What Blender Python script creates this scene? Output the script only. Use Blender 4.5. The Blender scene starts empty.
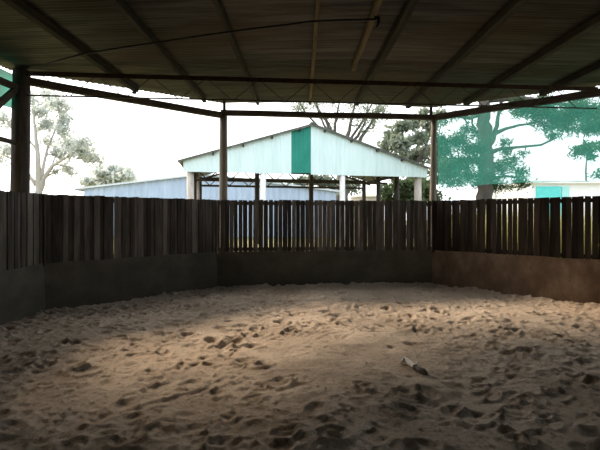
import bpy, math, random
import numpy as np
from mathutils import Vector, Matrix

random.seed(7)
rng = np.random.default_rng(11)
SC = bpy.context.scene
COL = SC.collection

# ------------------------------------------------------------------ camera
F = 450.0            # focal length in pixels of the 600 px wide frame
HORIZON = 217.0
EYE = 1.6
cam_d = bpy.data.cameras.new('camera')
cam_d.sensor_width = 36.0
cam_d.lens = F / 600.0 * 36.0
cam_d.shift_y = -(225.0 - HORIZON) / 600.0
cam_d.clip_end = 500
cam = bpy.data.objects.new('camera', cam_d)
cam.location = (0, 0, EYE)
cam.rotation_euler = (math.radians(90), 0, 0)
COL.objects.link(cam)
SC.camera = cam

# ------------------------------------------------------------------ sky, sun, exposure
SUN_DIR = Vector((-0.545, 0.584, 0.602)).normalized()
w = bpy.data.worlds.new('overcast_sky')
SC.world = w
w.use_nodes = True
wn, wl = w.node_tree.nodes, w.node_tree.links
wn.clear()
w_out = wn.new('ShaderNodeOutputWorld')
w_bg = wn.new('ShaderNodeBackground')
w_tc = wn.new('ShaderNodeTexCoord')
w_dot = wn.new('ShaderNodeVectorMath'); w_dot.operation = 'DOT_PRODUCT'
w_dot.inputs[1].default_value = SUN_DIR
w_ramp = wn.new('ShaderNodeValToRGB')
w_map = wn.new('ShaderNodeMapRange')
w_map.inputs['From Min'].default_value = -1
w_map.inputs['From Max'].default_value = 1
r = w_ramp.color_ramp
r.elements[0].position = 0.0; r.elements[0].color = (0.44, 0.51, 0.59, 1)
r.elements[1].position = 1.0; r.elements[1].color = (1.0, 0.97, 0.92, 1)
e = r.elements.new(0.55); e.color = (0.50, 0.55, 0.60, 1)
e = r.elements.new(0.82); e.color = (0.66, 0.67, 0.68, 1)
w_noise = wn.new('ShaderNodeTexNoise'); w_noise.inputs['Scale'].default_value = 2.2
w_noise.inputs['Detail'].default_value = 4
w_nm = wn.new('ShaderNodeMapRange')
w_nm.inputs['To Min'].default_value = 0.9
w_nm.inputs['To Max'].default_value = 1.1
w_mul = wn.new('ShaderNodeVectorMath'); w_mul.operation = 'SCALE'
wl.new(w_tc.outputs['Generated'], w_dot.inputs[0])
wl.new(w_dot.outputs['Value'], w_map.inputs['Value'])
wl.new(w_map.outputs['Result'], w_ramp.inputs['Fac'])
wl.new(w_tc.outputs['Generated'], w_noise.inputs['Vector'])
wl.new(w_noise.outputs['Fac'], w_nm.inputs['Value'])
wl.new(w_ramp.outputs['Color'], w_mul.inputs[0])
wl.new(w_nm.outputs['Result'], w_mul.inputs['Scale'])
wl.new(w_mul.outputs['Vector'], w_bg.inputs['Color'])
w_bg.inputs['Strength'].default_value = 1.9
wl.new(w_bg.outputs['Background'], w_out.inputs['Surface'])

sun_d = bpy.data.lights.new('hazy_sun', 'SUN')
sun_d.energy = 2.6
sun_d.angle = math.radians(14)
sun_d.color = (1.0, 0.81, 0.60)
sun = bpy.data.objects.new('hazy_sun', sun_d)
sun.rotation_euler = (-SUN_DIR).to_track_quat('-Z', 'Y').to_euler()
sun.location = (0, 0, 20)
COL.objects.link(sun)

SC.view_settings.view_transform = 'Standard'
SC.view_settings.look = 'None'
SC.view_settings.gamma = 1
SC.view_settings.use_curve_mapping = False
SC.view_settings.exposure = 0.95

# ------------------------------------------------------------------ helpers
def atY(px, py, Y):
    return Vector(((px - 300.0) / F * Y, Y, EYE + (HORIZON - py) / F * Y))

def atZ(px, py, z):
    Y = (z - EYE) * F / (HORIZON - py)
    return Vector(((px - 300.0) / F * Y, Y, z))

class MB:
    """collects shapes, builds one mesh"""
    def __init__(s):
        s.v, s.f, s.t = [], [], []
    def add(s, vs, fs, tone=0.5):
        b = len(s.v)
        s.v += [tuple(p) for p in vs]
        s.f += [tuple(i + b for i in q) for q in fs]
        s.t += [tone] * len(vs)
    def hexa(s, p, tone=0.5):
        s.add(p, [(0, 3, 2, 1), (4, 5, 6, 7), (0, 1, 5, 4), (1, 2, 6, 5), (2, 3, 7, 6), (3, 0, 4, 7)], tone)
    def box(s, c, u, v, n, hu, hv, hn, tone=0.5):
        c, u, v, n = Vector(c), Vector(u) * hu, Vector(v) * hv, Vector(n) * hn
        s.hexa([c - u - v - n, c + u - v - n, c + u + v - n, c - u + v - n,
                c - u - v + n, c + u - v + n, c + u + v + n, c - u + v + n], tone)
    def bar(s, a, b, w, h, up=(0, 0, 1), tone=0.5):
        a, b = Vector(a), Vector(b)
        d = (b - a); L = d.length; d.normalize()
        up = Vector(up)
        side = d.cross(up)
        if side.length < 1e-5:
            side = d.cross(Vector((1, 0, 0)))
        side.normalize()
        n = side.cross(d)
        s.box((a + b) / 2, d, side, n, L / 2, w / 2, h / 2, tone)
    def tube(s, pts, rad, seg=8, tone=0.5, wob=0.0):
        pts = [Vector(p) for p in pts]
        if not hasattr(rad, '__len__'):
            rad = [rad] * len(pts)
        vs, fs = [], []
        ref = Vector((0.31, 0.17, 0.93)) if abs((pts[-1] - pts[0]).normalized().z) < 0.9 else Vector((1, 0.1, 0))
        for i, p in enumerate(pts):
            d = pts[min(i + 1, len(pts) - 1)] - pts[max(i - 1, 0)]
            d.normalize()
            a = d.cross(ref); a.normalize(); b = d.cross(a)
            for k in range(seg):
                th = 2 * math.pi * k / seg
                rr = rad[i] * (1 + (random.uniform(-wob, wob) if wob else 0))
                vs.append(p + a * math.cos(th) * rr + b * math.sin(th) * rr)
        for i in range(len(pts) - 1):
            for k in range(seg):
                k2 = (k + 1) % seg
                fs.append((i * seg + k, i * seg + k2, (i + 1) * seg + k2, (i + 1) * seg + k))
        fs.append(tuple(range(seg - 1, -1, -1)))
        o = (len(pts) - 1) * seg
        fs.append(tuple(o + k for k in range(seg)))
        s.add(vs, fs, tone)
    def build(s, name, mat, parent=None, smooth=False, origin=None):
        me = bpy.data.meshes.new(name)
        off = Vector(origin) if origin is not None else Vector((0, 0, 0))
        if parent is not None:
            off = Vector(parent.matrix_basis.translation)
            if parent.parent is not None:
                off = off + Vector(parent.parent.matrix_basis.translation)
        vs = [(a - off.x, b - off.y, c - off.z) for a, b, c in s.v]
        me.from_pydata(vs, [], s.f)
        at = me.attributes.new('tone', 'FLOAT', 'POINT')
        at.data.foreach_set('value', s.t)
        me.materials.append(mat)
        if smooth:
            me.polygons.foreach_set('use_smooth', [True] * len(me.polygons))
        me.update()
        o = bpy.data.objects.new(name, me)
        COL.objects.link(o)
        if parent is not None:
            o.parent = parent
        else:
            o.location = off
        return o

def tag(o, label, cat, group=None, kind='thing'):
    o['label'] = label
    o['category'] = cat
    o['kind'] = kind
    if group:
        o['group'] = group
    return o

def thing(name, label, cat, loc=(0, 0, 0), group=None):
    o = bpy.data.objects.new(name, None)
    o.empty_display_size = 0.2
    o.location = loc
    COL.objects.link(o)
    return tag(o, label, cat, group)

def struct(o, label, cat):
    o['kind'] = 'structure'
    o['label'] = label
    o['category'] = cat
    return o

def bev(o, w=0.004, n=2):
    m = o.modifiers.new('bevel', 'BEVEL')
    m.width = w; m.segments = n; m.limit_method = 'ANGLE'
    return o

# ------------------------------------------------------------------ materials
def newmat(name):
    m = bpy.data.materials.new(name)
    m.use_nodes = True
    nt = m.node_tree
    b = nt.nodes['Principled BSDF']
    b.inputs['Specular IOR Level'].default_value = 0.25
    return m, nt.nodes, nt.links, b

def mix_ramp(nodes, cols):
    rp = nodes.new('ShaderNodeValToRGB')
    els = rp.color_ramp.elements
    els[0].position, els[0].color = cols[0][0], (*cols[0][1], 1)
    els[1].position, els[1].color = cols[-1][0], (*cols[-1][1], 1)
    for p, c in cols[1:-1]:
        e = els.new(p); e.color = (*c, 1)
    return rp

def m_noise(name, cols, scale=(4, 4, 4), nscale=1.0, rough=0.85, bump=0.0, bscale=30, detail=6, tone=0.0, metallic=0.0, spec=0.25):
    """noise-coloured material; 'tone' lets the per-piece attribute shift the ramp"""
    m, n, l, b = newmat(name)
    tc = n.new('ShaderNodeTexCoord')
    mp = n.new('ShaderNodeMapping'); mp.inputs['Scale'].default_value = scale
    ns = n.new('ShaderNodeTexNoise'); ns.inputs['Scale'].default_value = nscale
    ns.inputs['Detail'].default_value = detail; ns.inputs['Roughness'].default_value = 0.65
    l.new(tc.outputs['Object'], mp.inputs['Vector']); l.new(mp.outputs['Vector'], ns.inputs['Vector'])
    rp = mix_ramp(n, cols)
    if tone:
        at = n.new('ShaderNodeAttribute'); at.attribute_name = 'tone'
        ma = n.new('ShaderNodeMath'); ma.operation = 'MULTIPLY_ADD'
        ma.inputs[1].default_value = tone; ma.inputs[2].default_value = -0.5 * tone
        ad = n.new('ShaderNodeMath'); ad.operation = 'ADD'
        l.new(at.outputs['Fac'], ma.inputs[0]); l.new(ma.outputs[0], ad.inputs[0]); l.new(ns.outputs['Fac'], ad.inputs[1])
        l.new(ad.outputs[0], rp.inputs['Fac'])
    else:
        l.new(ns.outputs['Fac'], rp.inputs['Fac'])
    l.new(rp.outputs['Color'], b.inputs['Base Color'])
    b.inputs['Roughness'].default_value = rough
    b.inputs['Metallic'].default_value = metallic
    b.inputs['Specular IOR Level'].default_value = spec
    if bump:
        n2 = n.new('ShaderNodeTexNoise'); n2.inputs['Scale'].default_value = bscale; n2.inputs['Detail'].default_value = 5
        bm_ = n.new('ShaderNodeBump'); bm_.inputs['Strength'].default_value = bump; bm_.inputs['Distance'].default_value = 0.02
        l.new(mp.outputs['Vector'], n2.inputs['Vector']); l.new(n2.outputs['Fac'], bm_.inputs['Height'])
        l.new(bm_.outputs['Normal'], b.inputs['Normal'])
    return m

M = {}
M['paling'] = m_noise('weathered_paling', [(0.25, (0.045, 0.039, 0.034)), (0.5, (0.10, 0.088, 0.076)), (0.75, (0.21, 0.185, 0.16))],
                      scale=(9, 9, 0.9), nscale=1.6, rough=0.9, bump=0.5, bscale=9, tone=0.42)
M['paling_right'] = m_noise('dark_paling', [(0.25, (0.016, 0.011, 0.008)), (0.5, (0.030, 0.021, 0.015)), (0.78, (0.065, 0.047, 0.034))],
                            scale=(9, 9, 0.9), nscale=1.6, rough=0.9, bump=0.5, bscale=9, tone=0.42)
M['kick_grey'] = m_noise('grey_rubber_belting', [(0.3, (0.075, 0.069, 0.055)), (0.5, (0.105, 0.096, 0.077)), (0.7, (0.145, 0.13, 0.10))],
                         scale=(1.2, 1.2, 1.6), nscale=1.4, rough=0.8, bump=0.2, bscale=20)
M['kick_brown'] = m_noise('brown_rubber_belting', [(0.3, (0.10, 0.065, 0.042)), (0.5, (0.16, 0.108, 0.072)), (0.72, (0.28, 0.205, 0.145))],
                          scale=(1.5, 1.5, 1.0), nscale=1.6, rough=0.75, bump=0.2, bscale=20)
M['post'] = m_noise('round_post_wood', [(0.3, (0.15, 0.13, 0.11)), (0.5, (0.25, 0.22, 0.185)), (0.7, (0.36, 0.31, 0.26))],
                    scale=(8, 8, 1.0), nscale=1.5, rough=0.9, bump=0.5, bscale=10)
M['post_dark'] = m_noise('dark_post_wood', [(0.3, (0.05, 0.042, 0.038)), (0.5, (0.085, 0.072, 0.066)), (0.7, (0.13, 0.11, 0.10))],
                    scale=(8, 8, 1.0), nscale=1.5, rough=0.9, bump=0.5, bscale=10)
M['beam'] = m_noise('dark_beam_wood', [(0.3, (0.045, 0.037, 0.033)), (0.5, (0.08, 0.067, 0.06)), (0.7, (0.125, 0.105, 0.092))],
                    scale=(3, 3, 8), nscale=1.2, rough=0.9, bump=0.4, bscale=10)
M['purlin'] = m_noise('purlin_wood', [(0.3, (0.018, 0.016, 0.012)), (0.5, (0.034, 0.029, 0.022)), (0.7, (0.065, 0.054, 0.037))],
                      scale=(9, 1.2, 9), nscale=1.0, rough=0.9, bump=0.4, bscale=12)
M['purlin_pale'] = m_noise('pale_purlin_wood', [(0.3, (0.09, 0.065, 0.04)), (0.5, (0.16, 0.118, 0.07)), (0.7, (0.25, 0.185, 0.11))],
                           scale=(9, 1.2, 9), nscale=1.0, rough=0.9, bump=0.4, bscale=12)
M['steel'] = m_noise('rusty_brown_steel', [(0.3, (0.03, 0.018, 0.014)), (0.55, (0.06, 0.034, 0.026)), (0.75, (0.10, 0.06, 0.045))],
                     scale=(6, 6, 6), nscale=1.5, rough=0.6, metallic=0.2)
M['rod'] = m_noise('grey_steel_rod', [(0.3, (0.03, 0.028, 0.026)), (0.7, (0.09, 0.08, 0.075))], scale=(6, 6, 6), rough=0.55, metallic=0.3)
M['black'] = m_noise('black_cable', [(0.3, (0.008, 0.008, 0.008)), (0.7, (0.02, 0.02, 0.02))], rough=0.6)

# corrugated roof sheets: dull galvanised iron, differing from sheet to sheet, with rusty streaks
def m_roof():
    m, n, l, b = newmat('dull_corrugated_iron')
    tc = n.new('ShaderNodeTexCoord')
    sp = n.new('ShaderNodeSeparateXYZ'); l.new(tc.outputs['Object'], sp.inputs[0])
    q = n.new('ShaderNodeMath'); q.operation = 'DIVIDE'; q.inputs[1].default_value = 0.76; l.new(sp.outputs['Y'], q.inputs[0])
    fl = n.new('ShaderNodeMath'); fl.operation = 'FLOOR'; l.new(q.outputs[0], fl.inputs[0])
    cb = n.new('ShaderNodeCombineXYZ'); l.new(fl.outputs[0], cb.inputs['X'])
    wnz = n.new('ShaderNodeTexWhiteNoise'); l.new(cb.outputs[0], wnz.inputs['Vector'])
    mp = n.new('ShaderNodeMapping'); mp.inputs['Scale'].default_value = (0.7, 9, 1); l.new(tc.outputs['Object'], mp.inputs['Vector'])
    ns = n.new('ShaderNodeTexNoise'); ns.inputs['Scale'].default_value = 1.3; ns.inputs['Detail'].default_value = 6
    l.new(mp.outputs['Vector'], ns.inputs['Vector'])
    n2 = n.new('ShaderNodeTexNoise'); n2.inputs['Scale'].default_value = 0.5; n2.inputs['Detail'].default_value = 3
    l.new(tc.outputs['Object'], n2.inputs['Vector'])
    a1 = n.new('ShaderNodeMath'); a1.operation = 'MULTIPLY_ADD'; a1.inputs[1].default_value = 0.28; l.new(wnz.outputs['Value'], a1.inputs[0]); l.new(ns.outputs['Fac'], a1.inputs[2])
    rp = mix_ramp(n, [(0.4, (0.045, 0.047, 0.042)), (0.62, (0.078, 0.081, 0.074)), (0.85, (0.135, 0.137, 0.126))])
    l.new(a1.outputs[0], rp.inputs['Fac'])
    mx = n.new('ShaderNodeMix'); mx.data_type = 'RGBA'; mx.blend_type = 'MIX'
    r2 = mix_ramp(n, [(0.48, (0, 0, 0)), (0.66, (0.7, 0.7, 0.7))]); l.new(n2.outputs['Fac'], r2.inputs['Fac'])
    l.new(r2.outputs['Color'], mx.inputs['Factor'])
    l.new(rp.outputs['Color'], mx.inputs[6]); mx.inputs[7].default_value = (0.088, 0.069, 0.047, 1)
    l.new(mx.outputs[2], b.inputs['Base Color'])
    b.inputs['Roughness'].default_value = 0.42
    b.inputs['Metallic'].default_value = 0.5
    return m
M['roof'] = m_roof()

# sand
def m_sand():
    m, n, l, b = newmat('arena_sand')
    tc = n.new('ShaderNodeTexCoord')
    n1 = n.new('ShaderNodeTexNoise'); n1.inputs['Scale'].default_value = 0.9; n1.inputs['Detail'].default_value = 6
    n2 = n.new('ShaderNodeTexNoise'); n2.inputs['Scale'].default_value = 26; n2.inputs['Detail'].default_value = 8; n2.inputs['Roughness'].default_value = 0.75
    l.new(tc.outputs['Object'], n1.inputs['Vector']); l.new(tc.outputs['Object'], n2.inputs['Vector'])
    r1 = mix_ramp(n, [(0.32, (0.41, 0.325, 0.25)), (0.5, (0.49, 0.395, 0.31)), (0.68, (0.57, 0.465, 0.37))])
    l.new(n1.outputs['Fac'], r1.inputs['Fac'])
    r2 = mix_ramp(n, [(0.34, (0.50, 0.48, 0.46)), (0.46, (0.95, 0.95, 0.95)), (0.66, (1.12, 1.11, 1.1))])
    l.new(n2.outputs['Fac'], r2.inputs['Fac'])
    mx = n.new('ShaderNodeMix'); mx.data_type = 'RGBA'; mx.blend_type = 'MULTIPLY'; mx.inputs['Factor'].default_value = 1
    l.new(r1.outputs['Color'], mx.inputs[6]); l.new(r2.outputs['Color'], mx.inputs[7])
    l.new(mx.outputs[2], b.inputs['Base Color'])
    b.inputs['Roughness'].default_value = 1.0
    b.inputs['Specular IOR Level'].default_value = 0.05
    bp = n.new('ShaderNodeBump'); bp.inputs['Strength'].default_value = 1.0; bp.inputs['Distance'].default_value = 0.02
    l.new(n2.outputs['Fac'], bp.inputs['Height']); l.new(bp.outputs['Normal'], b.inputs['Normal'])
    return m
M['sand'] = m_sand()
M['ground'] = m_noise('dry_grass_ground', [(0.3, (0.12, 0.13, 0.05)), (0.5, (0.24, 0.22, 0.10)), (0.7, (0.36, 0.31, 0.17))],
                      scale=(1, 1, 1), nscale=0.8, rough=1.0, bump=0.3, bscale=12)

def m_leaf(name, col, trans, rough=0.8, mixf=0.45):
    m, n, l, b = newmat(name)
    out = n['Material Output'] if 'Material Output' in n else n.new('ShaderNodeOutputMaterial')
    tc = n.new('ShaderNodeAttribute'); tc.attribute_name = 'tone'
    rp = mix_ramp(n, [(0.0, tuple(c * 0.6 for c in col)), (1.0, tuple(min(c * 1.4, 1) for c in col))])
    l.new(tc.outputs['Fac'], rp.inputs['Fac'])
    l.new(rp.outputs['Color'], b.inputs['Base Color'])
    b.inputs['Roughness'].default_value = rough
    t = n.new('ShaderNodeBsdfTranslucent'); t.inputs['Color'].default_value = (*trans, 1)
    ms = n.new('ShaderNodeMixShader'); ms.inputs['Fac'].default_value = mixf
    l.new(b.outputs['BSDF'], ms.inputs[1]); l.new(t.outputs['BSDF'], ms.inputs[2])
    l.new(ms.outputs['Shader'], out.inputs['Surface'])
    return m
M['leaf_pale'] = m_leaf('pale_gum_leaves', (0.48, 0.51, 0.48), (0.68, 0.72, 0.68))
M['leaf_grey'] = m_leaf('grey_green_leaves', (0.19, 0.22, 0.17), (0.27, 0.32, 0.24))
M['leaf_dark'] = m_leaf('dark_green_needles', (0.045, 0.085, 0.045), (0.07, 0.14, 0.06), mixf=0.35)
M['leaf_shrub'] = m_leaf('shrub_leaves', (0.08, 0.11, 0.055), (0.11, 0.16, 0.07))
M['bark_pale'] = m_noise('pale_gum_bark', [(0.3, (0.30, 0.28, 0.25)), (0.7, (0.55, 0.52, 0.47))], scale=(3, 3, 0.6), rough=0.9)
M['bark_grey'] = m_noise('grey_bark', [(0.3, (0.13, 0.11, 0.09)), (0.7, (0.30, 0.27, 0.23))], scale=(3, 3, 0.6), rough=0.9, bump=0.4)
M['bark_dark'] = m_noise('dark_bark', [(0.3, (0.05, 0.045, 0.04)), (0.7, (0.14, 0.125, 0.11))], scale=(3, 3, 0.6), rough=0.95, bump=0.5)

def m_cloth(name, col, opac, scale=260):
    m, n, l, b = newmat(name)
    out = n['Material Output']
    tc = n.new('ShaderNodeTexCoord')
    ns = n.new('ShaderNodeTexNoise'); ns.inputs['Scale'].default_value = 3.0; ns.inputs['Detail'].default_value = 8
    l.new(tc.outputs['Object'], ns.inputs['Vector'])
    rp = mix_ramp(n, [(0.3, tuple(c * 0.82 for c in col)), (0.7, tuple(min(c * 1.15, 1) for c in col))])
    l.new(ns.outputs['Fac'], rp.inputs['Fac'])
    df = n.new('ShaderNodeBsdfDiffuse'); tl = n.new('ShaderNodeBsdfTranslucent')
    l.new(rp.outputs['Color'], df.inputs['Color']); l.new(rp.outputs['Color'], tl.inputs['Color'])
    m1 = n.new('ShaderNodeMixShader'); m1.inputs['Fac'].default_value = 0.6
    l.new(df.outputs[0], m1.inputs[1]); l.new(tl.outputs[0], m1.inputs[2])
    tr = n.new('ShaderNodeBsdfTransparent')
    m2 = n.new('ShaderNodeMixShader')
    m2.inputs['Fac'].default_value = opac
    l.new(tr.outputs[0], m2.inputs[1]); l.new(m1.outputs[0], m2.inputs[2])
    l.new(m2.outputs[0], out.inputs['Surface'])
    return m
M['cloth'] = m_cloth('green_shade_cloth', (0.10, 0.46, 0.37), 0.50)
M['cloth_bright'] = m_cloth('bright_green_shade_cloth', (0.0, 0.25, 0.175), 0.95)

M['gable'] = m_noise('pale_aqua_sheeting', [(0.3, (0.60, 0.76, 0.77)), (0.5, (0.69, 0.84, 0.85)), (0.7, (0.75, 0.88, 0.89))],
                     scale=(2.5, 2.5, 0.35), nscale=1.0, rough=0.55)
M['gable_green'] = m_noise('teal_green_sheet', [(0.3, (0.015, 0.20, 0.155)), (0.7, (0.03, 0.27, 0.21))], scale=(2, 2, 1), rough=0.6)
M['shed_roof'] = m_noise('weathered_roof_sheet', [(0.3, (0.13, 0.15, 0.14)), (0.7, (0.25, 0.27, 0.26))], rough=0.6, metallic=0.2)
M['white_post'] = m_noise('white_painted_post', [(0.28, (0.42, 0.40, 0.38)), (0.42, (0.80, 0.79, 0.78)), (0.7, (0.88, 0.87, 0.87))], scale=(6, 6, 2), nscale=1.3, rough=0.7)
M['worn_post'] = m_noise('worn_pale_post', [(0.3, (0.36, 0.31, 0.27)), (0.55, (0.55, 0.50, 0.45)), (0.75, (0.75, 0.72, 0.68))], scale=(6, 6, 1.5), nscale=1.3, rough=0.8)
M['shed_wood'] = m_noise('dark_shed_timber', [(0.3, (0.03, 0.026, 0.024)), (0.7, (0.085, 0.072, 0.062))], scale=(4, 4, 2), rough=0.9)
M['blue_wall'] = m_noise('blue_grey_sheeting', [(0.3, (0.38, 0.47, 0.61)), (0.5, (0.44, 0.54, 0.69)), (0.7, (0.50, 0.60, 0.76))], scale=(2, 2, 0.4), rough=0.5)
M['blue_roof'] = m_noise('pale_zinc_roof', [(0.3, (0.52, 0.58, 0.62)), (0.7, (0.68, 0.73, 0.76))], rough=0.5, metallic=0.2)
M['white_wall'] = m_noise('white_wall_paint', [(0.3, (0.82, 0.83, 0.83)), (0.7, (0.9, 0.9, 0.9))], rough=0.7)
M['aqua'] = m_noise('aqua_panel_paint', [(0.3, (0.10, 0.62, 0.60)), (0.7, (0.16, 0.72, 0.70))], rough=0.5)
M['aqua_pale'] = m_noise('pale_aqua_paint', [(0.3, (0.35, 0.74, 0.72)), (0.7, (0.42, 0.80, 0.78))], rough=0.5)
M['tank'] = m_noise('cream_tank', [(0.3, (0.42, 0.38, 0.29)), (0.7, (0.55, 0.50, 0.40))], rough=0.7)
M['bone'] = m_noise('bleached_stick', [(0.3, (0.72, 0.69, 0.64)), (0.7, (0.88, 0.86, 0.82))], scale=(20, 20, 20), rough=0.7, bump=0.2)
M['bark_end'] = m_noise('dark_stick_end', [(0.3, (0.05, 0.045, 0.04)), (0.7, (0.22, 0.19, 0.165))], scale=(30, 30, 30), rough=0.9)

# ------------------------------------------------------------------ plan of the yard
FL, FA, FB, FC = Vector((-4.28, 7.46)), Vector((-1.87, 10.0)), Vector((3.1, 10.5)), Vector((6.18, 7.2))
FD, FE, FF_, FK = Vector((6.5, 2.6)), Vector((3.4, -1.3)), Vector((-1.6, -1.6)), Vector((-4.32, 2.5))
FENCE = [FK, FL, FA, FB, FC, FD, FE, FF_]
PL, PA, PB, PC = Vector((-4.68, 7.55)), Vector((-1.735, 10.2)), Vector((3.175, 10.7)), Vector((6.6, 7.7))
PD, PE, PF, PK = Vector((6.95, 2.5)), Vector((3.6, -1.7)), Vector((-1.8, -2.0)), Vector((-4.85, 2.4))
POSTS = [PK, PL, PA, PB, PC, PD, PE, PF]

def offset_poly(P, d):
    """clockwise polygon (seen from above) pushed outwards by d"""
    n = len(P); out = []
    for i in range(n):
        a, b, c = P[i - 1], P[i], P[(i + 1) % n]
        d1 = (b - a).normalized(); d2 = (c - b).normalized()
        n1 = Vector((-d1.y, d1.x)); n2 = Vector((-d2.y, d2.x))
        m = (n1 + n2); m = m / (1 + n1.dot(n2))
        out.append(b + m * d)
    return out

def span_x(P, y):
    xs = []
    n = len(P)
    for i in range(n):
        a, b = P[i], P[(i + 1) % n]
        if (a.y - y) * (b.y - y) < 0:
            xs.append(a.x + (b.x - a.x) * (y - a.y) / (b.y - a.y))
    return (min(xs), max(xs)) if len(xs) >= 2 else None

def ceil_z(x, y):
    return 4.28 - 0.03 * abs(x - 0.8) + 0.02 * (y - 7.5)

# ------------------------------------------------------------------ floor: trampled sand
def smooth_noise(nx, ny, cells, seed):
    g = np.random.default_rng(seed).random((int(cells * ny / nx) + 4, cells + 4))
    xs = np.linspace(0, cells, nx); ys = np.linspace(0, cells * ny / nx, ny)
    xi, yi = xs.astype(int), ys.astype(int)
    fx, fy = xs - xi, ys - yi
    fx = fx * fx * (3 - 2 * fx); fy = fy * fy * (3 - 2 * fy)
    X0, Y0 = np.meshgrid(xi, yi)
    FX, FY = np.meshgrid(fx, fy)
    a = g[Y0, X0] * (1 - FX) + g[Y0, X0 + 1] * FX
    b = g[Y0 + 1, X0] * (1 - FX) + g[Y0 + 1, X0 + 1] * FX
    return a * (1 - FY) + b * FY - 0.5

SX0, SX1, SY0, SY1 = -4.9, 7.1, -2.2, 11.0
STEP = 0.022
NX, NY = int((SX1 - SX0) / STEP) + 1, int((SY1 - SY0) / STEP) + 1
gx = np.linspace(SX0, SX1, NX); gy = np.linspace(SY0, SY1, NY)
GX, GY = np.meshgrid(gx, gy)
H = 0.07 * smooth_noise(NX, NY, 9, 1) + 0.045 * smooth_noise(NX, NY, 26, 2) + 0.022 * smooth_noise(NX, NY, 60, 3) + 0.012 * smooth_noise(NX, NY, 150, 4)
def ridged(c, sd):
    return np.abs(smooth_noise(NX, NY, c, sd)) * 2 - 0.4
PATCHY = np.clip(smooth_noise(NX, NY, 14, 21) * 1.6 + 0.7, 0.15, 1.2)
H += PATCHY * np.clip((GY - 2.2) / 3.2, 0.45, 1.0) * (0.016 * smooth_noise(NX, NY, 240, 5) - 0.020 * ridged(95, 6) + 0.016 * smooth_noise(NX, NY, 420, 7))
PEB = np.random.default_rng(31).random(GX.shape)
H += np.where(PEB > 0.988, 0.015, 0.0)
# distance to the fence, for the bank of sand along it
dist = np.full(GX.shape, 99.0)
inside = np.ones(GX.shape, bool)
FO = offset_poly(FENCE, 0.06)
for i in range(len(FENCE)):
    a, b = FENCE[i], FENCE[(i + 1) % len(FENCE)]
    d = (b - a).normalized(); nrm = Vector((d.y, -d.x))
    s = (GX - a.x) * nrm.x + (GY - a.y) * nrm.y
    dist = np.minimum(dist, s)
inside = dist > -0.10
H += 0.09 * np.exp(-np.clip(dist, 0, None) / 0.55) - 0.02

def crater(cx, cy, ra, rb, ang, depth, rim):
    R = max(ra, rb) * 2.1
    i0, i1 = int((cx - R - SX0) / STEP), int((cx + R - SX0) / STEP) + 1
    j0, j1 = int((cy - R - SY0) / STEP), int((cy + R - SY0) / STEP) + 1
    i0, j0 = max(i0, 0), max(j0, 0); i1, j1 = min(i1, NX), min(j1, NY)
    if i1 <= i0 or j1 <= j0: return
    X = GX[j0:j1, i0:i1] - cx; Y = GY[j0:j1, i0:i1] - cy
    c, s_ = math.cos(ang), math.sin(ang)
    u = (X * c + Y * s_) / ra; v = (-X * s_ + Y * c) / rb
    q = np.sqrt(u * u + v * v)
    H[j0:j1, i0:i1] += -depth / (1 + np.exp((q - 0.8) * 5.5)) + rim * np.exp(-((q - 1.2) / 0.28) ** 2)

for k in range(5200):
    cx, cy = random.uniform(-4.5, 6.6), random.uniform(-1.5, 10.6)
    # the middle of the yard is raked smoother
    q = ((cx - 0.9) / 1.5) ** 2 + ((cy - 5.4) / 1.1) ** 2
    if q < 1 and random.random() < 0.86: continue
    big = random.random()
    ra = random.uniform(0.04, 0.075) if big < 0.72 else random.uniform(0.075, 0.13)
    crater(cx, cy, ra, ra * random.uniform(0.6, 1.0), random.uniform(0, math.pi), ra * random.uniform(0.15, 0.5) * (0.34 if cy < 4.8 else 0.8) * (1.0 if big < 0.72 else 0.72), ra * random.uniform(0.06, 0.22))
# a few scuffed furrows
for k in range(14):
    cx, cy, an = random.uniform(-4, 6), random.uniform(2, 10), random.uniform(0, math.pi)
    crater(cx, cy, random.uniform(0.25, 0.5), 0.06, an, 0.022, 0.012)

def sand_h(x, y):
    return float(H[int((y - SY0) / STEP), int((x - SX0) / STEP)])

def build_floor():
    me = bpy.data.meshes.new('floor')
    vid = -np.ones(GX.shape, int)
    vid[inside] = np.arange(inside.sum())
    co = np.stack([GX[inside], GY[inside], H[inside]], 1).astype(np.float32)
    ok = inside[:-1, :-1] & inside[1:, :-1] & inside[:-1, 1:] & inside[1:, 1:]
    q = np.stack([vid[:-1, :-1][ok], vid[:-1, 1:][ok], vid[1:, 1:][ok], vid[1:, :-1][ok]], 1)
    me.vertices.add(len(co)); me.vertices.foreach_set('co', co.ravel())
    me.loops.add(q.size); me.loops.foreach_set('vertex_index', q.ravel())
    me.polygons.add(len(q)); me.polygons.foreach_set('loop_start', np.arange(0, q.size, 4))
    me.polygons.foreach_set('loop_total', np.full(len(q), 4))
    me.polygons.foreach_set('use_smooth', np.ones(len(q), bool))
    me.materials.append(M['sand'])
    me.update(); me.validate()
    o = bpy.data.objects.new('floor', me); COL.objects.link(o)
    return o
struct(build_floor(), 'trampled tan sand floor of the covered yard', 'sand floor')

mb = MB()
g_in = offset_poly(FENCE, 0.04)
G = 220
out8 = []
for p in g_in:
    d = (p - Vector((1.0, 4.5))).normalized(); out8.append(p + d * G)
vs = [(p.x, p.y, -0.02) for p in g_in] + [(p.x, p.y, -0.02) for p in out8]
fs = [(i, i + 8, (i + 1) % 8 + 8, (i + 1) % 8) for i in range(8)]
mb.add(vs, fs)
struct(mb.build('ground', M['ground']), 'dry grassy ground outside the yard', 'ground')

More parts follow.
